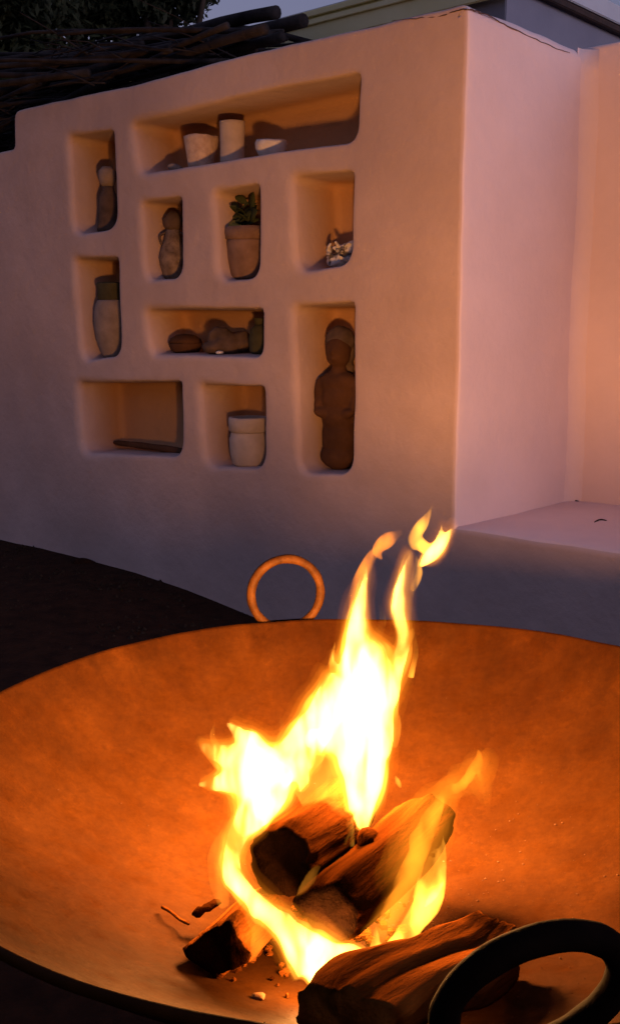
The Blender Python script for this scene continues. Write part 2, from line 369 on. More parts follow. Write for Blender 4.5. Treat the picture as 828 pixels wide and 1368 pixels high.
    for pl in o.data.polygons:
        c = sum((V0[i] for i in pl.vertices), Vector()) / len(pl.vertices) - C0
        if abs(c.dot(U)) < .012 and c.dot(N) > .005 and c.z < 2.26: pl.material_index = 1  # side face paler and bluer: skylight on it put into the colour
    setp(o, 'tall pink plaster wall block with ten niches holding pots', 'wall')
    # hairline crack across the top corner
    def crack(px, face):
        P = []
        for x, y in px:
            if face == 'front':
                s, z = wall_at(x, y); p = W(s, z, 0)
            else:
                rr = ray(x, y); t = U.dot(C0 - EYE) / U.dot(rr); p = EYE + rr * t
            P.append(p + plaster_noise(p))
        P = resample(P, len(px) * 5)
        P = [p + noise.noise_vector(p * 60) * .004 for p in P]
        V, Fc = tube_vf(P, [.0025 * (1 - .7 * abs(2 * i / (len(P) - 1) - (0.1 if face == 'side' else 1.9)) / 2) for i in range(len(P))], 5)
        mesh_obj('crack', pymesh('crack', V, Fc), CRACK, o)
    crack([(520, 27), (560, 24), (590, 19), (608, 13), (626, 12)], 'front')
    crack([(627, 12), (648, 18), (670, 31), (700, 47), (735, 62), (762, 71)], 'side')
    return o
niche_wall()

def plaster_block(name, s0, s1, d0, d1, z0, z1, r, label, cat, m):
    bm = bmesh.new(); box_bm(bm, (0, 0, 0), (abs(s1 - s0), d1 - d0, z1 - z0))
    bmesh.ops.bevel(bm, geom=bm.edges[:], offset=r, segments=4, profile=0.5, affect='EDGES')
    for ax, L in ((0, abs(s1 - s0)), (1, d1 - d0), (2, z1 - z0)):
        k = int(L / 0.12)
        for q in range(1, k):
            c = Vector((0, 0, 0)); c[ax] = -L / 2 + L * q / k; nn = Vector((0, 0, 0)); nn[ax] = 1
            bmesh.ops.bisect_plane(bm, geom=bm.verts[:] + bm.edges[:] + bm.faces[:], plane_co=c, plane_no=nn)
    M = Matrix.Translation(W((s0 + s1) / 2, (z0 + z1) / 2, (d0 + d1) / 2)) @ WROT.to_4x4()
    bmesh.ops.transform(bm, matrix=M, verts=bm.verts)
    for v in bm.verts: v.co += plaster_noise(v.co)
    o = from_bm(name, bm, m); setp(o, label, cat); return o
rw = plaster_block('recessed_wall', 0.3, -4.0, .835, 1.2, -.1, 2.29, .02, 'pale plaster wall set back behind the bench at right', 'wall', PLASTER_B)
def cove():
    V = []; r = .075
    for i in range(23):
        z = .45 + 1.822 * i / 22
        for q in range(8):
            t = R(90) * q / 7; p = W(-r + r * math.cos(t) + .003, z, .835 - r + r * math.sin(t) + .003); V.append(p + plaster_noise(p))
    p = W(.01, .45 + 1.82, .845); V.append(p)
    mesh_obj('corner_fillet', pymesh('corner_fillet', V, grid_faces(23, 8, False) + [tuple(22 * 8 + q for q in range(8)) + (184,)], False), PLASTER_B, rw)
cove()
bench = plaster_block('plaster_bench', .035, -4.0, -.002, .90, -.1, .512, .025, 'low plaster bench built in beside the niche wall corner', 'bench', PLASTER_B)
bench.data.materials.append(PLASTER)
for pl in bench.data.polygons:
    if pl.normal.dot(N) < -.7: pl.material_index = 1  # front's shade and top's skylight put into two plaster colours
for px in ([(750, 671), (760, 669), (772, 671)], [(793, 697), (801, 694), (810, 695)]):
    P = []
    for x, y in px:
        rr = ray(x, y); p = EYE + rr * ((.513 - EYE.z) / rr.z); p += plaster_noise(p); P.append(p + Vector((0, 0, .001)))
    tube('twig', resample(P, 6), [.001, .003, .004, .004, .003, .001], STICK, None, 5)
tw = [o for o in COL.objects if o.name.startswith('twig')]
setp(tw[0], 'dry twig lying at the back edge of the plaster bench', 'twig', 'twigs on the bench'); setp(tw[1], 'dry twig lying mid way on top of the plaster bench', 'twig', 'twigs on the bench')

me = ellipsoids('stone', [((0, 0, .02), (.055, .035, .03), (0, 0, .4)), ((.03, 0, .015), (.04, .03, .022), (0, 0, 0))], .006, 2); jitter(me, .006, 25); o = mesh_obj('stone', me, SOIL); s_, z_ = wall_at(113, 757, -.03); o.location = W(s_, max(z_ - .005, .03), -.035); setp(o, 'lone dark stone against the foot of the niche wall', 'stone')

# ------------------------------------------------------------------ house behind
def house():
    h = empty('house', W(1.8, 0, 2.5)); setp(h, 'house with pale flat metal roof rising behind the niche wall', 'house'); h.rotation_euler = WROT.to_euler()
    inv = h.matrix_basis.inverted()
    def part(name, s0, s1, d0, d1, z0, z1, m, parent=h, bev=.004):
        bm = bmesh.new(); box_bm(bm, (0, 0, 0), (abs(s1 - s0), d1 - d0, z1 - z0)); bmesh.ops.bevel(bm, geom=bm.edges[:], offset=bev, segments=2, affect='EDGES')
        c = inv @ W((s0 + s1) / 2, (z0 + z1) / 2, (d0 + d1) / 2)
        bmesh.ops.translate(bm, vec=c, verts=bm.verts); return from_bm(name, bm, m, parent, False)
    part('wall', .40, 3.4, .875, 6.0, -.1, 2.622, HWALL)
    roof = part('roof', .375, 3.5, .852, 6.1, 2.66, 2.70, FASC)
    part('fascia', .360, .374, .852, 6.1, 2.632, 2.712, FASC, roof)
    part('eave_shade_strip', .366, .398, .852, 6.1, 2.598, 2.630, GAP_SHADE, roof)  # dark strip standing in for the shadow gap under the eave
    part('fascia', .358, 3.5, .835, .85, 2.548, 2.69, YELLOW, roof)
    for k in range(2):
        part('batten', .358, 3.5, .822 - k * .004, .834, 2.622 + k * .035, 2.645 + k * .035, YELLOW, roof, .002)
house()

# ------------------------------------------------------------------ trees and brushwood
def tree(loc, h, crown, nleaf, label, seed, lsz=.035):
    rnd = random.Random(seed); t = empty('tree', loc); setp(t, label, 'tree', 'trees behind the wall')
    tube('trunk', resample([(0, 0, -.1), (.05, .03, h * .35), (-.04, .05, h * .7), (.02, 0, h)], 10), [.13 - .009 * i for i in range(10)], TRUNK, t, 10)
    V = []; F = []
    for (c, r, w) in crown:
        k = int(nleaf * w)
        P = resample([(0, 0, h * .55), ((c[0]) * .5, c[1] * .5, (h * .55 + c[2]) / 2 + .1), c], 6)
        tube('limb', P, [.05, .042, .035, .028, .02, .01], TRUNK, t, 6)
        cl = [Vector(c) + Vector((rnd.gauss(0, 1), rnd.gauss(0, 1), rnd.gauss(0, .8))).normalized() * r * rnd.uniform(.3, 1) for _ in range(max(6, int(18 * w)))]
        for q in range(k):
            cc = rnd.choice(cl); p = cc + Vector((rnd.gauss(0, 1), rnd.gauss(0, 1), rnd.gauss(0, .8))) * r * .2
            a = Vector((rnd.gauss(0, 1), rnd.gauss(0, 1), rnd.gauss(0, 1))).normalized(); b = a.orthogonal().normalized()
            L = lsz * rnd.uniform(.6, 1.5); o = len(V)
            V += [p - a * L, p + b * L * .4, p + a * L, p - b * L * .4]; F.append((o, o + 1, o + 2, o + 3))
    mesh_obj('crown', pymesh('crown', V, F, False), LEAF, t, False)
tp = at(222, 400, 7.4)
tree((tp.x, tp.y, 0), 3.2, [((.08, 0, 3.36), .22, .9), ((-.32, .1, 3.30), .26, 1), ((.34, -.1, 3.52), .17, .5), ((-.1, -.1, 3.7), .4, 1), ((-.75, 0, 3.5), .35, .7)], 3200, 'dark leafy tree showing its crown above the log ends', 3, .03)
tp = at(-40, 400, 7.6)
tree((tp.x, tp.y, 0), 3.2, [((0, 0, 3.0), .6, 1), ((.55, -.2, 3.1), .5, 1), ((-.7, 0, 3.3), .7, 1), ((.2, -.4, 3.8), .7, 1), ((.6, 0, 4.0), .5, .8), ((-.2, -.3, 2.4), .7, 1), ((.6, -.3, 2.6), .55, 1)], 8000, 'dense dark tree behind the brushwood at far left', 5, .032)

def brushwood():
    rnd = random.Random(4); b = empty('brushwood_heap', W(2.2, 2.27, .45)); setp(b, 'heap of dark dead branches and logs lying along the wall top', 'branches')
    inv = b.matrix_basis.inverted()
    def stick(name, P, r0, r1, seg=7, n=9, wob=.02):
        P = resample([inv @ p for p in P], n); ph = rnd.uniform(0, 50)
        P = [p + noise.noise_vector(p * 2.2 + Vector((ph, 0, 0))) * wob for p in P]
        rr = [(r0 + (r1 - r0) * i / (n - 1)) * (1 + .18 * noise.noise(P[i] * 9)) for i in range(n)]
        return tube(name, P, rr, STICK, b, seg)
    # logs whose sawn ends show on the right
    for (x, y, d, r, dx, dy, L) in ((370, 17, .55, .028, -1, .05, 2.0), (405, 27, .40, .030, -1, .02, 2.2), (330, 45, .25, .026, -1, .06, 1.9), (300, 38, .60, .034, -1, .07, 2.0), (240, 70, .22, .034, -1, .05, 2.2), (360, 42, .10, .020, -1, .02, 1.6)):
        s, z = wall_at(x, y, d)
        z = max(z, 2.275 + r)
        stick('log', [W(s, z, d), W(s + L * .5, z + dy * L * .5, d + .05), W(s + L, z + dy * L, d + rnd.uniform(-.1, .25))], r, r * .8, 10, 10, .025)
    for i in range(95):
        s = rnd.uniform(1.25, 3.6) if i > 25 else rnd.uniform(1.0, 1.8); L = rnd.uniform(.8, 2.2); d = rnd.uniform(.02, .95)
        z = 2.30 + rnd.random() ** 1.3 * (.10 + .16 * min(1, max(0, s - 1.0))) + .10 * (d)
        sl = rnd.gauss(.02, .07); sw = rnd.gauss(0, .22)
        if s > 2.2 and rnd.random() < .4: z -= .06
        r = rnd.choice((.008, .011, .014, .018, .022))
        zz = lambda q, lim: max(q, 2.285 + r) if lim < 2.66 else max(q, 2.10 + r)
        stick('branch', [W(s, zz(z, s), d), W(s + L * .5, zz(z + sl * L * .5 + rnd.gauss(0, .03), s + L * .5), d + sw * L * .5), W(s + L, zz(z + sl * L, s + L), d + sw * L)], r, r * .55)
    V = []; F = []
    for i in range(500):
        s = rnd.uniform(1.2, 4.3); d = rnd.uniform(.0, 1.1); L = rnd.uniform(.15, .55); zf = 2.285 if s < 2.62 else 2.1
        z = zf + rnd.random() * (.10 + .18 * min(1, max(0, s - 1.2))); a = rnd.gauss(0, .5); e = rnd.gauss(.05, .25)
        p0 = W(s, z, d); p2 = W(s + L * math.cos(a), max(zf + .005 if s + L < 2.66 else 2.1, z + L * math.sin(e)), d + L * math.sin(a)); p1 = (p0 + p2) / 2 + Vector((rnd.gauss(0, .02), rnd.gauss(0, .02), abs(rnd.gauss(0, .02))))
        r = rnd.uniform(.002, .005); v, f = tube_vf([inv @ p0, inv @ p1, inv @ p2], [r, r * .8, r * .4], 5, len(V)); V += v; F += f
    setp(mesh_obj('twigs', pymesh('twigs', V, F), STICK, b), None, None, None, 'stuff')
brushwood()

# ------------------------------------------------------------------ the fire bowl
BC = Vector((.1015, 1.3615, 0)); BR = .612; BZ = .65; BD = .265
BS = (BR * BR + BD * BD) / (2 * BD)
def bowl_z(r): return BZ - BD + BS - math.sqrt(BS * BS - r * r)
def fire_bowl():
    b = empty('fire_bowl', BC); setp(b, 'huge round rusted iron fire bowl with two ring handles', 'fire bowl')
    seg = 160; V = []; rings = []
    for q in range(37): rings.append((max(BR * q / 36, .004), 0, 1))
    rings += [(BR + .004, .004, 2), (BR + .009, .002, 2), (BR + .009, -.006, 2)]
    for q in range(36, -1, -3): rings.append((max((BR + .004) * q / 36, .004), -.010, 3))
    for (r, dz, k) in rings:
        for j in range(seg):
            a = 2 * math.pi * j / seg
            if k == 1: z = bowl_z(r)
            elif k == 2: z = BZ + dz
            else: z = bowl_z(min(r, BR)) + dz
            p = Vector((r * math.cos(a), r * math.sin(a), z)); f = (r / BR) ** 2
            wob = noise.noise(p * 2.1) * .006 * f + noise.noise(p * 9) * .0022
            p += Vector((math.cos(a), math.sin(a), 0)) * noise.noise(Vector((math.cos(a), math.sin(a), 3)) * 1.7) * .008 * f
            p.z += wob; V.append(p)
    F = grid_faces(len(rings), seg); F.append(tuple(range(seg))); F.append(tuple((len(rings) - 1) * seg + j for j in range(seg)))
    dish = mesh_obj('dish', pymesh('dish', V, F), RUST, b)
    for az, tw, lean, rr, up, m, lab in ((103.5, 0, 0, .0685, .053, HANDLE, None), (276.1, 8.3, 22.4, .072, .051, IRON, 'ring handle on the near side, coloured dark for its unlit face')):  # near handle gets darker iron, its unlit side put into the colour
        a = R(az); rb = BR + (.020 if az < 200 else 0); rp = Vector((rb * math.cos(a), rb * math.sin(a), BZ)); bb = a + R(tw); tg = Vector((-math.sin(bb), math.cos(bb), 0)); rad = Vector((math.cos(bb), math.sin(bb), 0))
        uu = Vector((0, 0, math.cos(R(lean)))) + rad * math.sin(R(lean)); P = []
        for q in range(49):
            t = R(-66 + 312 * q / 48); P.append(rp + uu * up + (tg * math.cos(t) + uu * math.sin(t)) * rr)
        V2, F2 = tube_vf(P, [(.0086 if az < 200 else .0118) * (1 + .10 * noise.noise(Vector((q * .35, az, 0)))) for q in range(49)], 14)
        hd = mesh_obj('handle', pymesh('handle', V2, F2), m, b)
        if lab: hd['label'] = lab
        bm = bmesh.new(); rot = Matrix((tg, rad, Vector((0, 0, 1)))).transposed()
        box_bm(bm, rp + rad * (.004 if az < 200 else .016) - Vector((0, 0, .035)), (.10, .010, .07), rot); bmesh.ops.bevel(bm, geom=bm.edges[:], offset=.003, segments=2, affect='EDGES')
        from_bm('handle_plate', bm, IRON, b, False)
    rs = .30; zs = bowl_z(rs) - .022
    P = [Vector((rs * math.cos(R(q * 7.5)), rs * math.sin(R(q * 7.5)), zs)) for q in range(49)]
    tube('stand_ring', P, .010, IRON, b, 8)
    for q in range(4):
        a = R(45 + 90 * q); d = Vector((math.cos(a), math.sin(a), 0))
        tube('leg', [d * .30 + Vector((0, 0, zs)), d * .33 + Vector((0, 0, zs * .5)), d * .36 + Vector((0, 0, -.03))], .011, IRON, b, 8)
fire_bowl()

# ------------------------------------------------------------------ firewood
def split_log(name, A, B, sect, ma, label, up=Vector((0, 0, 1)), n=40, amp=.008, ridg=.006, seed=0, taper=(1, 1), grp='logs burning in the bowl', skew=0.0):
    """log from A to B; sect = polygon (radius, angle) of the section, angle 0 = up, rounded between its corners"""
    A, B = Vector(A), Vector(B); ax = (B - A).normalized(); sx = ax.cross(up).normalized(); sz = sx.cross(ax); L = (B - A).length
    m = 56; sec = [Vector((r * math.sin(R(q)), r * math.cos(R(q)))) for r, q in sect]; pl = round_poly(sec, [.009] * len(sec), .3)
    per = [0]
    for i in range(len(pl)): per.append(per[-1] + (pl[(i + 1) % len(pl)] - pl[i]).length)
    ring = []
    for k in range(m):
        t = per[-1] * k / m; i = max(j for j in range(len(per) - 1) if per[j] <= t); ring.append(pl[i].lerp(pl[(i + 1) % len(pl)], (t - per[i]) / max(per[i + 1] - per[i], 1e-9)))
    o = empty_mesh = None; V = []
    for i in range(n):
        f = i / (n - 1); sc = taper[0] + (taper[1] - taper[0]) * f; sc *= 1 - .10 * max(0, 1 - min(f, 1 - f) * 14) - .03 * noise.noise(Vector((f * 5, seed, 2)))
        for k in range(m):
            c = ring[k] * sc; x = f * L + skew * c.y
            x += noise.noise(Vector((c.x * 30, c.y * 30, seed + (0 if f < .5 else 7)))) * .012 * abs(2 * f - 1) ** 4
            g = noise.noise(Vector((x * 3, c.x * 45, c.y * 45 + seed))) * ridg + noise.noise(Vector((x * 9 + seed, c.x * 14, c.y * 14))) * amp * .6
            g += -abs(noise.noise(Vector((x * 2.0 + seed, c.x * 80, c.y * 80)))) * ridg * .9
            q = c + c.normalized() * g
            q.y += noise.noise(Vector((x * 4 + seed, 0, 0))) * amp; q.x += noise.noise(Vector((0, x * 4 + seed, 0))) * amp
            V.append(Vector((x, q.x, q.y)))
    F = grid_faces(n, m); ends = []
    for i, fx in ((0, -1), (n - 1, 1)):      # uneven sawn or broken ends
        o0 = i * m; cen = sum((V[o0 + k] for k in range(m)), Vector()) / m; inner = []
        for sc2 in (.66, .33):
            s0 = len(V)
            for k in range(m):
                p = cen.lerp(V[o0 + k], sc2); p.x += noise.noise(p * 60 + Vector((seed, 0, 0))) * .006; V.append(p)
            inner.append(s0)
        ends.append((o0, inner)); nf0 = len(F)
        for a, b2 in ((o0, inner[0]), (inner[0], inner[1])):
            for k in range(m): F.append((a + k, a + (k + 1) % m, b2 + (k + 1) % m, b2 + k))
        F.append(tuple(inner[1] + k for k in range(m)))
    me = pymesh(name, V, F); ob = mesh_obj(name, me, list(ma))
    if len(ma) > 1:
        nb = (n - 1) * m
        for pi, p in enumerate(me.polygons):
            if pi >= nb: p.material_index = 1
            elif len(ma) > 2 and p.normal.z > .45: p.material_index = 2
    M = Matrix((ax, sx, sz)).transposed().to_4x4(); M.translation = A; ob.matrix_world = M
    setp(ob, label, 'log', grp); return ob
def bowl_pt(x, y, dz=0.0):            # where a sight line meets the bowl's inside, lifted by dz
    r = ray(x, y); t = .6
    while t < 3:
        p = EYE + r * t; q = (Vector((p.x, p.y, 0)) - BC).length
        if q < BR and p.z < bowl_z(q) + dz: return p
        t += .002
    return EYE + r * 1.3
# round charred log pointing at the viewer, burnt end to the front
split_log('firewood_log', at(373, 1150, 1.24), at(470, 1075, 1.50), [(.052, 0), (.054, 50), (.050, 100), (.053, 150), (.050, 200), (.053, 250), (.051, 310)], (BARK, CHAR, BARK), 'round log with a black charred end facing the viewer', seed=1)
# big split log leaning over the middle
split_log('firewood_log', at(437, 1222, 1.17), at(572, 1092, 1.40), [(.050, 10), (.056, 70), (.045, 140), (.050, 210), (.056, 280)], (BARK, CHAR, BARK), 'thick knotty log leaning up across the middle of the fire', seed=5, amp=.009)
lg = [o for o in COL.objects if o.name.startswith('firewood_log')][1]
inv = lg.matrix_world.inverted(); kn = at(490, 1121, 1.30); kd = Vector((-.15, -1, .45)).normalized()
V, F = tube_vf([inv @ (kn + kd * q) for q in (-.02, .005, .018, .026, .030)], [.016, .013, .0115, .0105, .006], 12)
kme = pymesh('branch_knot', V, F); jitter(kme, .003, 120)
mesh_obj('branch_knot', kme, BARK, lg)
# small wedge on the left
split_log('firewood_log', bowl_pt(290, 1268, .038), bowl_pt(345, 1215, .038), [(.045, 20), (.050, 95), (.040, 180), (.050, 260)], (SPLIT, BARK, SPLIT), 'short split wedge of wood lying at the left of the fire', seed=9, amp=.006)
# long split log in front
split_log('firewood_log', bowl_pt(456, 1372, .040), bowl_pt(650, 1258, .050), [(.046, -10), (.056, 60), (.052, 120), (.045, 190), (.056, 260), (.050, 310)], (SPLIT, SPLIT, SPLIT), 'long layered split log in front, right of the flames', seed=14, amp=.010, ridg=.013, taper=(.86, 1.0), skew=-.5)
# small pieces
P = [bowl_pt(217, 1212, .012), bowl_pt(228, 1218, .018), bowl_pt(240, 1228, .016), bowl_pt(252, 1234, .022)]
setp(tube('twig', resample(P, 10), .0022, SPLIT, None, 6), 'thin curled twig sticking out left of the short wedge', 'twig')
def bark_bit(px, r, label):
    me = tube('bark_piece', resample([bowl_pt(x, y, z) for x, y, z in px], 8), [r * .5, r * .9, r, r * .85, r * 1.05, r * .9, r * .8, r * .4], BARK, None, 8)
    jitter(me.data, r * .5, 1.1 / r); setp(me, label, 'bark')
bark_bit([(258, 1222, .030), (274, 1214, .042), (294, 1204, .05)], .006, 'charred bark strip along the top edge of the short wedge')
EMB = mat('pale_wood_chip', (.12, .055, .018), (.18, .08, .026), 30, .9)
def chip(x, y, r, m, lab, cat, seed):
    me = ellipsoids('wood_chip', [((0, 0, 0), (r, r * .6, r * .5), (0, 0, .3)), ((r * .3, 0, r * .1), (r * .6, r * .6, r * .5), (0, .3, 0))], r * .25, 1); jitter(me, r * .3, .8 / r, seed)
    o = mesh_obj('wood_chip', me, m); o.location = bowl_pt(x, y, r * .35); setp(o, lab, cat); return o
chip(345, 1332, .0085, EMB, 'tiny pale wood chip lying in front of the short wedge', 'wood chip', 2)
# ash and crumbs
def ash():
    rnd = random.Random(8); V = []; F = []
    for i in range(700):
        a = rnd.uniform(0, 2 * math.pi) if i < 300 else rnd.gauss(R(-10), .7); r = abs(rnd.gauss(.0, .26))
        if r > .56: continue
        p = BC + Vector((math.cos(a) * r, math.sin(a) * r, 0)); p.z = bowl_z(r) + .001; s = rnd.choice((.0004, .0005, .0006, .0007, .0009, .0014)) * rnd.uniform(.6, 1.2); o = len(V)
        for dx, dy, dz in ((-1, -.7, 0), (1, -.8, .1), (.8, .9, 0), (-.9, .7, .2), (.1, .1, 1.1)):
            V.append(p + Vector((dx * s, dy * s * rnd.uniform(.5, 1.2), dz * s)))
        F += [(o, o + 1, o + 4), (o + 1, o + 2, o + 4), (o + 2, o + 3, o + 4), (o + 3, o, o + 4), (o, o + 3, o + 2, o + 1)]
    o = mesh_obj('ash_crumbs', pymesh('ash_crumbs', V, F), mat('ash', (.018, .006, .002), (.07, .032, .014), 400, 1.0), None, False)
    setp(o, 'ash flecks and crumbs scattered over the bowl floor', 'ash', None, 'stuff')
ash()

def coals():
    rnd = random.Random(31); V = []; F = []
    for i in range(150):
        p = bowl_pt(rnd.gauss(425, 60), rnd.gauss(1262, 28), .004); r = rnd.choice((.003, .004, .006, .009)) * rnd.uniform(.7, 1.3); o = len(V); a = rnd.uniform(0, 6.3)
        for k, (rr, zz) in enumerate(((1, -.3), (.95, .35))):
            for q in range(5):
                t = a + q * 1.2566 + k * .5; V.append(p + Vector((math.cos(t) * r * rr * rnd.uniform(.6, 1.3), math.sin(t) * r * rr * rnd.uniform(.6, 1.3), r * zz * rnd.uniform(.7, 1.3))))
        V.append(p + Vector((0, 0, r * .8))); F += [(o + q, o + (q + 1) % 5, o + 5 + (q + 1) % 5, o + 5 + q) for q in range(5)] + [(o + 5 + q, o + 5 + (q + 1) % 5, o + 10) for q in range(5)]
    setp(mesh_obj('charcoal_bits', pymesh('charcoal_bits', V, F), SPLIT, None, False), 'charcoal and wood crumbs lying under the burning logs', 'charcoal', None, 'stuff')
coals()

# ------------------------------------------------------------------ the flames
FC = (1.0, 0.44, 0.07)
FL_CORE = flame_mat('flame_core', FC, 55, .97, 30); FL_MID = flame_mat('flame_mid', (1.0, .36, .03), 30, .85, 30); FL_VEIL = flame_mat('flame_veil', (1.0, .28, .015), 5.0, .95, 26)
def flame(name, strokes, m, parent, voxel=.0045, amp=.006, seed=0, flat=.8, sm=2):
    """strokes: lists of (px, py, distance, half width in px) -> tapering tongues grown together"""
    V = []; F = []; kk = .84 if m is FL_CORE else 1.0
    for st in strokes:
        P = [at(x, y, Y) for x, y, Y, w in st]; rr = [w * kk * Y / FPX for x, y, Y, w in st]; n = len(st) * 6
        Q = resample([Vector((*p, )) for p in P], n); R2 = resample([Vector((r, 0, 0)) for r in rr], n)
        v, f = tube_vf(Q, [max(r.x, .0012) for r in R2], 14, len(V), (Vector((0, 1, 0)), flat)); V += v; F += f
    me = remesh(pymesh(name, V, F), voxel, sm)
    for v in me.vertices:
        q = Vector((v.co.x * 26, v.co.y * 26, v.co.z * 13 + seed)); v.co += noise.noise_vector(q) * amp + noise.noise_vector(q * 2.6) * amp * .35
    return mesh_obj(name, me, m, parent)
FL_IN = flame_mat('flame_inner_mantle', (1.0, .36, .03), 9, .9, 30); FL_H1 = flame_mat('flame_mantle_1', (1.0, .31, .02), 2.6); FL_H2 = flame_mat('flame_mantle_2', (1.0, .26, .012), 1.1); FL_H3 = flame_mat('flame_mantle_3', (1.0, .22, .01), .5)
fire = empty('fire', bowl_pt(440, 1260)); setp(fire, 'bright yellow flames rising from the logs in the bowl', 'fire')
def fl(*a, **k):
    o = flame(*a, **k); o.matrix_parent_inverse = fire.matrix_basis.inverted()
    if a[2] is FL_CORE:          # the flame thins out in mantles round its white core
        for q, (kw, ad, m2) in enumerate(((.98, 1.2, FL_IN), (1.06, 2.4, FL_H1), (1.15, 4.2, FL_H2), (1.26, 6.5, FL_H3))):
            h = flame('flame_mantle', [[(x, y - 2 * q, Y, w * kw + ad) for x, y, Y, w in st] for st in a[1]], m2, fire, .0045, .007, k.get('seed', 3) + .3 + .25 * q)
            h.matrix_parent_inverse = fire.matrix_basis.inverted()
    return o
fl('flame_tongue', [   # left ribbon and left body
    [(430, 1318, 1.12, 18), (428, 1290, 1.13, 46), (400, 1262, 1.14, 34), (372, 1232, 1.15, 20), (340, 1200, 1.17, 18), (314, 1168, 1.19, 19), (313, 1130, 1.22, 18), (330, 1098, 1.25, 25), (348, 1060, 1.29, 43), (350, 1025, 1.32, 50), (352, 1000, 1.33, 28)],
    [(432, 1282, 1.13, 34), (470, 1272, 1.14, 15), (488, 1268, 1.15, 4)],
    [(340, 1036, 1.31, 34), (300, 1046, 1.31, 18), (266, 1050, 1.31, 3)],
    [(335, 1015, 1.31, 30), (295, 1008, 1.31, 18), (264, 994, 1.31, 4)],
    [(345, 1010, 1.32, 28), (325, 982, 1.32, 15), (302, 964, 1.32, 3)],
    [(345, 1030, 1.32, 40), (385, 1018, 1.34, 33), (412, 988, 1.35, 31), (434, 950, 1.37, 31), (458, 910, 1.39, 28)],
    [(390, 1015, 1.34, 22), (402, 1044, 1.33, 12), (398, 1062, 1.32, 3)]], FL_CORE, fire, seed=1)
fl('flame_tongue', [   # tall main column
    [(486, 1112, 1.36, 8), (482, 1085, 1.37, 24), (484, 1040, 1.38, 36), (480, 985, 1.39, 44), (484, 930, 1.40, 46), (486, 885, 1.41, 42), (478, 845, 1.42, 22), (482, 805, 1.43, 13), (490, 770, 1.44, 6), (494, 748, 1.44, 1)],
    [(500, 960, 1.40, 28), (518, 915, 1.41, 22), (534, 880, 1.42, 14), (540, 850, 1.43, 11), (533, 815, 1.44, 14), (538, 780, 1.45, 11), (545, 752, 1.45, 7), (550, 735, 1.46, 1)],
    [(450, 985, 1.39, 26), (430, 985, 1.38, 22), (415, 985, 1.37, 18)],
    [(505, 1000, 1.39, 24), (522, 975, 1.40, 9), (528, 950, 1.40, 2)],
    [(470, 900, 1.40, 24), (448, 890, 1.40, 8), (444, 868, 1.40, 2)]], FL_CORE, fire, seed=4)
for q, st in enumerate(([(540, 872, 1.43, 3), (548, 850, 1.43, 6), (553, 838, 1.43, 1)], [(552, 800, 1.45, 1), (551, 780, 1.45, 4), (556, 745, 1.46, 1)], [(527, 1036, 1.41, 1), (531, 1045, 1.40, 4), (535, 1054, 1.40, 1)])):
    fl('flame_lick', [st], FL_MID, fire, .002, .001, 6 + q, 1, 0)
fl('flame_tip', [[(561, 757, 1.47, 3), (572, 745, 1.47, 10), (588, 728, 1.47, 11), (602, 710, 1.47, 5), (612, 700, 1.47, 1)], [(580, 735, 1.47, 8), (588, 712, 1.47, 4), (588, 700, 1.47, 1)]], FL_CORE, fire, .003, .002, 8, .8, 1)
fl('flame_tip', [[(556, 735, 1.47, 4), (552, 720, 1.47, 9), (564, 700, 1.47, 9), (575, 682, 1.47, 3), (578, 672, 1.47, 1)], [(560, 725, 1.47, 9), (575, 735, 1.47, 9), (590, 720, 1.47, 6)]], FL_MID, fire, .003, .002, 9, .8, 1)
fl('flame_tip', [[(512, 748, 1.45, 2), (505, 735, 1.45, 8), (518, 722, 1.45, 11), (532, 712, 1.45, 5), (540, 703, 1.45, 1)]], flame_mat('flame_soft', (1, .25, .012), 13, .8, 34), fire, .003, .003, 10, .8, 1)
fl('flame_tip', [[(474, 830, 1.43, 8), (476, 800, 1.43, 12), (482, 770, 1.43, 10), (496, 745, 1.43, 8), (508, 728, 1.44, 3)]], flame_mat('flame_soft_low', (1, .25, .012), 13, .8, 34), fire, .003, .003, 12, .8, 1)
fl('flame_tongue', [   # right tongue
    [(470, 1290, 1.13, 10), (500, 1284, 1.14, 14), (524, 1270, 1.15, 14), (545, 1245, 1.17, 16), (565, 1215, 1.19, 20), (580, 1185, 1.21, 17), (589, 1150, 1.22, 10), (591, 1112, 1.23, 1)],
    [(498, 1284, 1.14, 12), (500, 1255, 1.15, 7), (498, 1228, 1.16, 1)],
    [(555, 1200, 1.19, 6), (565, 1165, 1.21, 6), (580, 1130, 1.23, 1)]], FL_MID, fire, .0035, .003, 14)
fl('flame_lick', [[(566, 1212, 1.20, 3), (580, 1192, 1.21, 8), (592, 1176, 1.215, 3)]], FL_CORE, fire, .003, .002, 15)
fl('flame_lick', [[(440, 1300, 1.12, 12), (480, 1288, 1.135, 12), (512, 1280, 1.145, 4)]], FL_CORE, fire, .003, .002, 16)
veil = [[(500, 1270, 1.15, 14), (525, 1220, 1.18, 24), (548, 1165, 1.21, 28), (565, 1115, 1.24, 27), (580, 1080, 1.27, 22), (600, 1055, 1.30, 13), (625, 1038, 1.33, 13), (642, 1020, 1.35, 14), (636, 1003, 1.35, 3)],
    [(640, 1035, 1.35, 9), (648, 1060, 1.35, 5), (650, 1080, 1.35, 1)]]
FL_V2 = flame_mat('flame_veil_thin', (1.0, .26, .012), .8)
for q, (kw, ad, mm) in enumerate(((.62, 0, FL_VEIL), (.95, 1, FL_V2), (1.2, 4, FL_V2), (1.4, 8, FL_V2))):
    fl('flame_veil', [[(x, y, Y, w * kw + ad) for x, y, Y, w in st] for st in veil], mm, fire, .005, .010, 18 + q * .7)
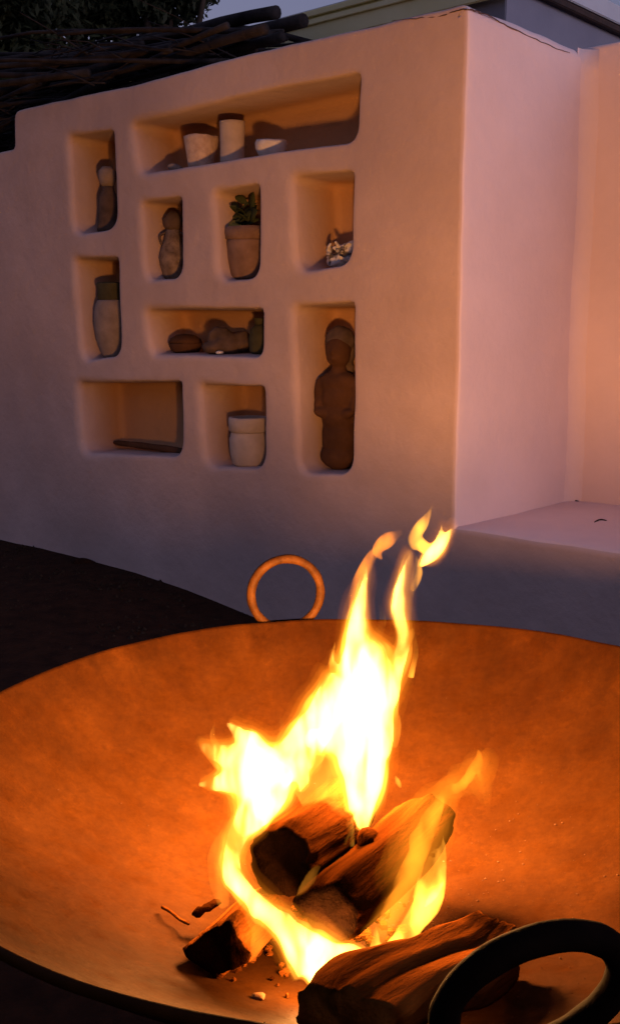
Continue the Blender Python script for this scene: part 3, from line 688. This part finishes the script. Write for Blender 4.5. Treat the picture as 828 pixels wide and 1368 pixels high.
for q, st in enumerate((      # thin ragged licks along the column
    [(524, 1000, 1.40, 6), (531, 972, 1.40, 5), (530, 945, 1.41, 1)], [(450, 915, 1.40, 7), (443, 885, 1.40, 5), (447, 852, 1.41, 1)], [(420, 985, 1.37, 8), (410, 958, 1.37, 5), (424, 930, 1.37, 1)],
    [(548, 905, 1.42, 5), (556, 872, 1.43, 4), (554, 842, 1.43, 1)], [(500, 860, 1.42, 8), (512, 830, 1.43, 6), (506, 800, 1.43, 1)], [(300, 1010, 1.31, 7), (284, 986, 1.31, 5), (288, 962, 1.31, 1)], [(372, 1000, 1.33, 8), (378, 972, 1.33, 5), (370, 948, 1.33, 1)],
    [(552, 790, 1.45, 5), (560, 765, 1.46, 5), (556, 742, 1.46, 2)], [(470, 1130, 1.33, 4), (466, 1095, 1.35, 6), (460, 1060, 1.37, 2)])):
    fl('flame_lick', [st], (FL_IN, FL_MID)[q % 2], fire, .0025, .003, 40 + q, .9, 1)
FL_VB = flame_mat('flame_veil_bright', (1, .32, .025), 3.0, .9, 28)
for q, st in enumerate((
    [(300, 1215, 1.18, 8), (292, 1170, 1.19, 15), (300, 1130, 1.22, 18), (318, 1095, 1.25, 14)],
    [(330, 1220, 1.155, 12), (350, 1245, 1.15, 15), (345, 1265, 1.14, 12), (335, 1290, 1.13, 4)],
    [(400, 1070, 1.36, 24), (430, 1050, 1.37, 38), (450, 1020, 1.38, 34), (440, 980, 1.38, 24)],
    [(440, 1160, 1.30, 8), (445, 1120, 1.33, 24), (450, 1080, 1.36, 28)],
    [(395, 1210, 1.19, 4), (410, 1185, 1.19, 11), (425, 1155, 1.19, 5)])):
    fl('flame_veil', [st], FL_VB, fire, .004, .005, 20 + q)
def fire_lamp(x, y, Y, watts, rad):
    ld = bpy.data.lights.new('fire_glow', 'POINT'); ld.energy = watts; ld.color = (1.0, .40, .105); ld.shadow_soft_size = rad
    o = bpy.data.objects.new('fire_glow', ld); COL.objects.link(o); o.location = at(x, y, Y)
fire_lamp(344, 1024, 1.34, 6.3, .045)
fire_lamp(478, 1004, 1.43, 15.5, .05)
fire_lamp(484, 925, 1.42, 17.5, .05)
fire_lamp(428, 1280, 1.13, 1.0, .02)

# ------------------------------------------------------------------ things in the niches
def pot_mat(name, c1, c2, sc=14, bump=.4, rough=.85): return mat(name, c1, c2, sc, rough, bump, 60, .2, bdist=.004)
CLAY = pot_mat('old_clay', (.19, .115, .08), (.28, .175, .125)); PALECLAY = pot_mat('pale_rough_clay', (.50, .36, .28), (.66, .52, .42), 30, .9)
CREAM = pot_mat('cream_glaze', (.46, .38, .32), (.56, .47, .41)); DARKCLAY = pot_mat('dark_smoked_clay', (.08, .055, .042), (.15, .10, .075)); BROWNW = pot_mat('brown_carved_wood', (.06, .027, .013), (.10, .046, .022), 8, .5)
GREYC = pot_mat('grey_clay', (.24, .19, .16), (.34, .27, .23)); STONE = pot_mat('white_stone', (.62, .58, .54), (.75, .72, .68), 20, .7); GREENG = pot_mat('dull_green_glaze', (.055, .052, .026), (.085, .078, .04)); LEAFY = pot_mat('yellow_green_leaf', (.30, .27, .06), (.42, .36, .09)); LEAFD = pot_mat('dark_green_leaf', (.03, .042, .018), (.055, .07, .03))
def nz_floor(i): return (NICHES[i][2][1] + NICHES[i][3][1]) / 2 + .004
def put(x, y, d, i):                 # position on the floor of niche i
    s, z = wall_at(x, y, d); return s, nz_floor(i)
def px_w(x0, x1, y, d):              # true width of a round thing spanning x0..x1 (the wall is seen obliquely)
    r = ray((x0 + x1) / 2, y); r = Vector((r.x, r.y, 0)).normalized()
    return abs(wall_at(x0, y, d)[0] - wall_at(x1, y, d)[0]) * abs(r.x * U.y - r.y * U.x)
def ztop(x, y, d): return wall_at(x, y, d)[1]
def thing(name, i, x, d, label, cat, grp='pots and ornaments in the niches'):
    s, z = put(x, 300, d, i); e = empty(name, W(s, z, d)); setp(e, label, cat, grp); return e
# long top niche
d = .12
e = thing('clay_pot', 0, 271, d, 'rough pink clay pot left of the tall cup in the long top niche', 'pot'); w = px_w(249, 294, 200, d) / 2; h = ztop(271, 182, d) - nz_floor(0)
lathe('body', [(w * .70, 0), (w * .78, h * .1), (w * .92, h * .5), (w * 1.0, h * .86), (w * 1.02, h * .98), (w * .9, h), (w * .86, h * .95), (w * .7, h * .2)], PALECLAY, e, 32, .006, 3, sc=28)
e = thing('tall_cup', 0, 312, d, 'tall pale cylinder cup in the middle of the long top niche', 'cup'); w = px_w(295, 330, 200, d) / 2; h = ztop(312, 162, d) - nz_floor(0)
lathe('body', [(w * .90, 0), (w * .95, h * .1), (w * .93, h * .5), (w * .97, h * .9), (w, h * .99), (w * .88, h), (w * .84, h * .95), (w * .8, h * .1)], CREAM, e, 32, .004, 5, sc=20)
e = thing('white_bowl', 0, 363, d, 'low rounded white bowl right of the tall cup', 'bowl'); w = px_w(342, 386, 200, d) / 2; h = ztop(363, 188, d) - nz_floor(0)
lathe('body', [(w * .55, 0), (w * .7, h * .1), (w * .95, h * .55), (w, h * .85), (w * .92, h), (w * .8, h * .9), (w * .5, h * .3)], STONE, e, 32, .005, 7, sc=20)
me = ellipsoids('pebble', [((0, 0, .018), (.030, .022, .018), (0, 0, .3)), ((.018, 0, .014), (.02, .018, .013), (0, .2, 0))], .004, 2); jitter(me, .003, 40)
o = mesh_obj('pebble', me, GREYC); s, z = put(233, 220, .08, 0); o.location = W(s, z, .08); setp(o, 'small grey pebble at the left end of the long top niche', 'stone', 'pots and ornaments in the niches')
# upper left niche: dark bottle
d = .12
e = thing('dark_bottle', 1, 146, d, 'dark narrow bottle in the top left niche', 'bottle'); w = px_w(129, 163, 290, d) / 2; H = ztop(146, 222, d) - nz_floor(1)
lathe('body', [(w * .85, 0), (w * .95, .01), (w * .9, H * .12), (w * .80, H * .3), (w * .78, H * .5), (w * .62, H * .58), (w * .5, H * .63), (w * .45, H * .7)], DARKCLAY, e, 24, .004, 2, sc=18)
lathe('neck', [(w * .46, H * .69), (w * .62, H * .74), (w * .74, H * .84), (w * .70, H * .93), (w * .4, H)], GREYC, e, 24, .004, 6, sc=18)
# middle left niche: narrow figurine vase
d = .12
e = thing('narrow_vase', 2, 231, d, 'narrow bulging vase with mottled belly in a small niche', 'vase'); w = px_w(213, 250, 350, d) / 2; H = ztop(231, 283, d) - nz_floor(2)
lathe('body', [(w * .6, 0), (w * .78, H * .06), (w * .95, H * .2), (w, H * .32), (w * .85, H * .45), (w * .62, H * .58), (w * .52, H * .74)], pot_mat('mottled_clay', (.12, .08, .055), (.30, .22, .16), 22), e, 26, .005, 8, sc=16)
lathe('neck', [(w * .50, H * .73), (w * .66, H * .79), (w * .70, H * .88), (w * .5, H * .95), (w * .28, H)], DARKCLAY, e, 24, .006, 9, sc=22)
for sg in (-1, 1): tube('ear', resample([Vector((sg * w * .5, -.005, H * .70)), Vector((sg * w * .95, -.01, H * .64)), Vector((sg * w * .8, -.01, H * .52))], 8), .006, DARKCLAY, e, 8)
# niche with potted plant
d = .12
e = thing('plant_pot', 3, 330, d, 'clay flower pot with thick rim holding a small plant', 'pot'); w = px_w(300, 360, 350, d) / 2; H = ztop(330, 304, d) - nz_floor(3)
lathe('body', [(w * .62, 0), (w * .72, H * .06), (w * .88, H * .4), (w * .93, H * .7), (w * .90, H * .76)], CLAY, e, 32, .003, 4, sc=14)
lathe('rim', [(w * .90, H * .75), (w * .97, H * .77), (w * 1.0, H * .88), (w * .98, H), (w * .85, H), (w * .82, H * .88), (w * .2, H * .87)], CLAY, e, 32, .003, 4, sc=14)
e2 = empty('small_plant', e.location + Vector((0, 0, H * .88))); setp(e2, 'small leafy plant growing from the clay flower pot', 'plant', 'pots and ornaments in the niches'); e2.rotation_euler = WROT.to_euler()
def leaf(parent, base, tip, wd, m, nm='leaf'):
    base, tip = Vector(base), Vector(tip); ax = tip - base; sd = ax.cross(Vector((0, -1, .3))).normalized(); V = []; F = []; n = 9
    for i in range(n):
        f = i / (n - 1); ww = wd * math.sin(math.pi * min(1, f * .92 + .08)) ** .8; c = base + ax * f + Vector((0, -.2 * f * (1 - f) * ax.length, -.25 * f * f * ax.length))
        V += [c - sd * ww + Vector((0, 0, .15 * ww)), c, c + sd * ww + Vector((0, 0, .15 * ww))]
    for i in range(n - 1):
        o = i * 3; F += [(o, o + 1, o + 4, o + 3), (o + 1, o + 2, o + 5, o + 4)]
    ob = mesh_obj(nm, pymesh(nm, V, F, False), m, parent); md = ob.modifiers.new('s', 'SOLIDIFY'); md.thickness = .0015; return ob
tube('stem', resample([Vector((0, 0, -.01)), Vector((-.01, -.01, .05)), Vector((-.035, -.01, .09)), Vector((.02, 0, .13))], 12), .004, LEAFD, e2, 6)
tube('stem', resample([Vector((0, 0, -.01)), Vector((.02, -.01, .06)), Vector((.05, 0, .12))], 8), .004, LEAFD, e2, 6)
rl = random.Random(6)
for q in range(16):
    a_ = rl.uniform(0, 6.28); h_ = rl.uniform(.03, .12); b_ = Vector((rl.uniform(-.02, .02), rl.uniform(-.015, .015), h_ * .7))
    leaf(e2, b_, b_ + Vector((math.cos(a_) * rl.uniform(.03, .075), math.sin(a_) * .05 - .01, rl.uniform(0, .07))), rl.uniform(.010, .020), LEAFD)
leaf(e2, (-.01, -.02, .02), (-.085, -.05, .05), .024, LEAFY); leaf(e2, (-.03, -.01, .08), (-.075, -.02, .15), .018, LEAFD); leaf(e2, (0, 0, .12), (-.05, -.02, .17), .016, LEAFD)
leaf(e2, (.02, 0, .05), (.09, -.03, .11), .026, LEAFD); leaf(e2, (.03, 0, .08), (.06, -.02, .19), .02, LEAFD); leaf(e2, (0, .01, .03), (.03, .03, .15), .022, LEAFD); leaf(e2, (.01, -.02, .02), (-.05, -.05, .015), .014, LEAFD)
# niche with the jagged white stone
d = .13
s, z = put(452, 350, d, 4); rnd = random.Random(3)
pr = [((0, 0, .028), (.055, .04, .03), (0, 0, 0)), ((.05, .01, .05), (.035, .03, .055), (0, .3, 0))]
for q in range(16): pr.append(((rnd.uniform(-.055, .07), rnd.uniform(-.04, .03), rnd.uniform(.02, .085)), (.009, .009, rnd.uniform(.022, .042)), (rnd.uniform(-1.2, 1.2), rnd.uniform(-1.2, 1.2), 0)))
me = ellipsoids('jagged_stone', pr, .004, 1); jitter(me, .004, 50); o = mesh_obj('jagged_stone', me, mat('mottled_white_stone', (.10, .085, .08), (.66, .62, .58), 26, .85, .6, 60, .2, lo=.42, hi=.52, bdist=.004), None, False); o.location = W(s, z, d); o.rotation_euler = WROT.to_euler()
setp(o, 'jagged white and grey stone in the niche nearest the wall corner', 'stone', 'pots and ornaments in the niches')
# left middle: tall clay jar
d = .11
e = thing('clay_jar', 5, 146, d, 'egg shaped clay jar with dark neck in the left middle niche', 'jar'); w = px_w(121, 170, 430, d) / 2; H = ztop(146, 378, d) - nz_floor(5)
lathe('body', [(w * .50, 0), (w * .66, H * .06), (w * .90, H * .25), (w, H * .46), (w * .94, H * .64), (w * .80, H * .74), (w * .72, H * .77)], GREYC, e, 32, .004, 1, sc=10)
lathe('neck', [(w * .71, H * .765), (w * .76, H * .80), (w * .72, H * .90), (w * .80, H * .97), (w * .74, H), (w * .6, H * .95), (w * .5, H * .8)], GREENG, e, 32, .003, 2, sc=12)
# wide middle niche
d = .13
e = thing('lidded_bowl', 6, 245, d, 'small lidded wooden bowl at the left of the wide middle niche', 'bowl'); w = px_w(222, 268, 460, d) / 2; H = ztop(245, 446, d) - nz_floor(6)
lathe('body', [(w * .6, 0), (w * .85, H * .15), (w, H * .45), (w * .98, H * .52)], BROWNW, e, 30, .002, 1); lathe('lid', [(w * 1.0, H * .53), (w * .9, H * .75), (w * .5, H * .95), (w * .1, H)], BROWNW, e, 30, .002, 2)
s, z = put(303, 460, d, 6)
me = ellipsoids('dark_rock', [((0, 0, .045), (.085, .06, .05), (0, 0, .2)), ((-.03, 0, .075), (.055, .05, .045), (0, .3, 0)), ((.055, .01, .05), (.06, .05, .05), (0, -.2, 0)), ((-.06, -.02, .03), (.05, .04, .03), (0, 0, 0))], .006, 2); jitter(me, .010, 22, 2)
o = mesh_obj('dark_rock', me, DARKCLAY); o.location = W(s, z, d); setp(o, 'lumpy dark rock in the wide middle niche', 'stone', 'pots and ornaments in the niches')
me = ellipsoids('white_shell', [((0, 0, .008), (.016, .012, .009), (0, 0, 0)), ((.01, .004, .008), (.009, .008, .008), (0, 0, 0))], .003, 1); o = mesh_obj('white_shell', me, STONE); s2, z2 = put(293, 465, .06, 6); o.location = W(s2, z2 + .0, .06); setp(o, 'tiny white shell in front of the dark rock', 'shell', 'pots and ornaments in the niches')
e = thing('green_jar', 6, 347, .14, 'dull green jar half hidden at the right of the wide middle niche', 'jar'); w = .05; H = .155
lathe('body', [(w * .7, 0), (w * .95, H * .1), (w, H * .45), (w * .85, H * .7), (w * .5, H * .82)], GREENG, e, 28, .002, 3); lathe('neck', [(w * .49, H * .81), (w * .5, H * .9), (w * .62, H * .98), (w * .5, H), (w * .35, H * .9)], GREENG, e, 28, .001, 3)
# lower left niche: stick
s0, _ = wall_at(152, 600, .16); s1, _ = wall_at(262, 605, .10); zf = nz_floor(8)
P = [W(s0, zf + .016, .17), W((s0 + s1) / 2, zf + .020, .14), W(s1, zf + .018, .10)]
setp(tube('dark_stick', resample(P, 14), [.010, .014, .015, .014, .016, .017, .015, .016, .018, .017, .016, .017, .016, .013], BROWNW, None, 9), 'dark stick lying on the floor of the lower left niche', 'stick', 'pots and ornaments in the niches')
# lower middle niche: squat pale pot with thick collar
d = .11
e = thing('squat_pot', 9, 331, d, 'squat pale pot with tall collar in the bottom middle niche', 'pot'); w = px_w(303, 360, 600, d) / 2; H = ztop(331, 557, d) - nz_floor(9)
lathe('body', [(w * .72, 0), (w * .84, H * .05), (w * .93, H * .3), (w * .95, H * .55), (w * .88, H * .68), (w * .86, H * .70)], CREAM, e, 34, .003, 3, sc=10); lathe('collar', [(w * .86, H * .69), (w * .99, H * .73), (w * 1.0, H * .96), (w * .96, H), (w * .82, H), (w * .80, H * .7), (w * .3, H * .69)], CREAM, e, 34, .003, 4, sc=10)
# tall niche: carved figure
d = .13
s, z = put(452, 620, d, 7); e = empty('carved_figure', W(s, z, d)); e.rotation_euler = (0, 0, math.atan2(U.y, U.x) + .25); setp(e, 'brown carved wooden figure of a standing woman in the tall niche', 'figure', 'pots and ornaments in the niches')
H = ztop(455, 434, d) - z; k = H / .60
def S(*a): return [((c[0] * k, c[1] * k, c[2] * k), (r[0] * k, r[1] * k, r[2] * k), q) for c, r, q in a]
body = S(((0, 0, .055), (.082, .062, .06), (0, 0, 0)), ((0, 0, .13), (.075, .058, .11), (0, 0, 0)), ((0, 0, .22), (.078, .058, .09), (0, 0, 0)), ((0, 0, .30), (.080, .056, .08), (0, 0, 0)), ((0, 0, .36), (.088, .052, .055), (0, 0, 0)),
         ((0, 0, .41), (.034, .032, .04), (0, 0, 0)), ((0, -.006, .495), (.056, .056, .072), (0, 0, 0)), ((0, -.058, .488), (.010, .012, .018), (.3, 0, 0)), ((-.020, -.050, .503), (.012, .008, .006), (0, 0, 0)), ((.020, -.050, .503), (.012, .008, .006), (0, 0, 0)), ((0, -.055, .460), (.016, .008, .006), (0, 0, 0)),
         ((-.086, .0, .325), (.026, .034, .065), (0, .12, 0)), ((.086, .0, .325), (.026, .034, .065), (0, -.12, 0)), ((-.082, -.012, .265), (.024, .03, .05), (0, 0, 0)), ((.082, -.012, .265), (.024, .03, .05), (0, 0, 0)), ((-.05, -.036, .235), (.045, .022, .022), (0, .25, .3)), ((.05, -.036, .235), (.045, .022, .022), (0, -.25, -.3)))
me = ellipsoids('body', body, .006, 2); jitter(me, .003, 25); mesh_obj('body', me, BROWNW, e)
hair = S(((0, .012, .535), (.063, .060, .062), (0, 0, 0)), ((0, .035, .49), (.060, .04, .075), (0, 0, 0)), ((0, .045, .42), (.05, .03, .05), (0, 0, 0)))
me = ellipsoids('hair', hair, .006, 2); jitter(me, .003, 25); mesh_obj('hair', me, DARKCLAY, e)
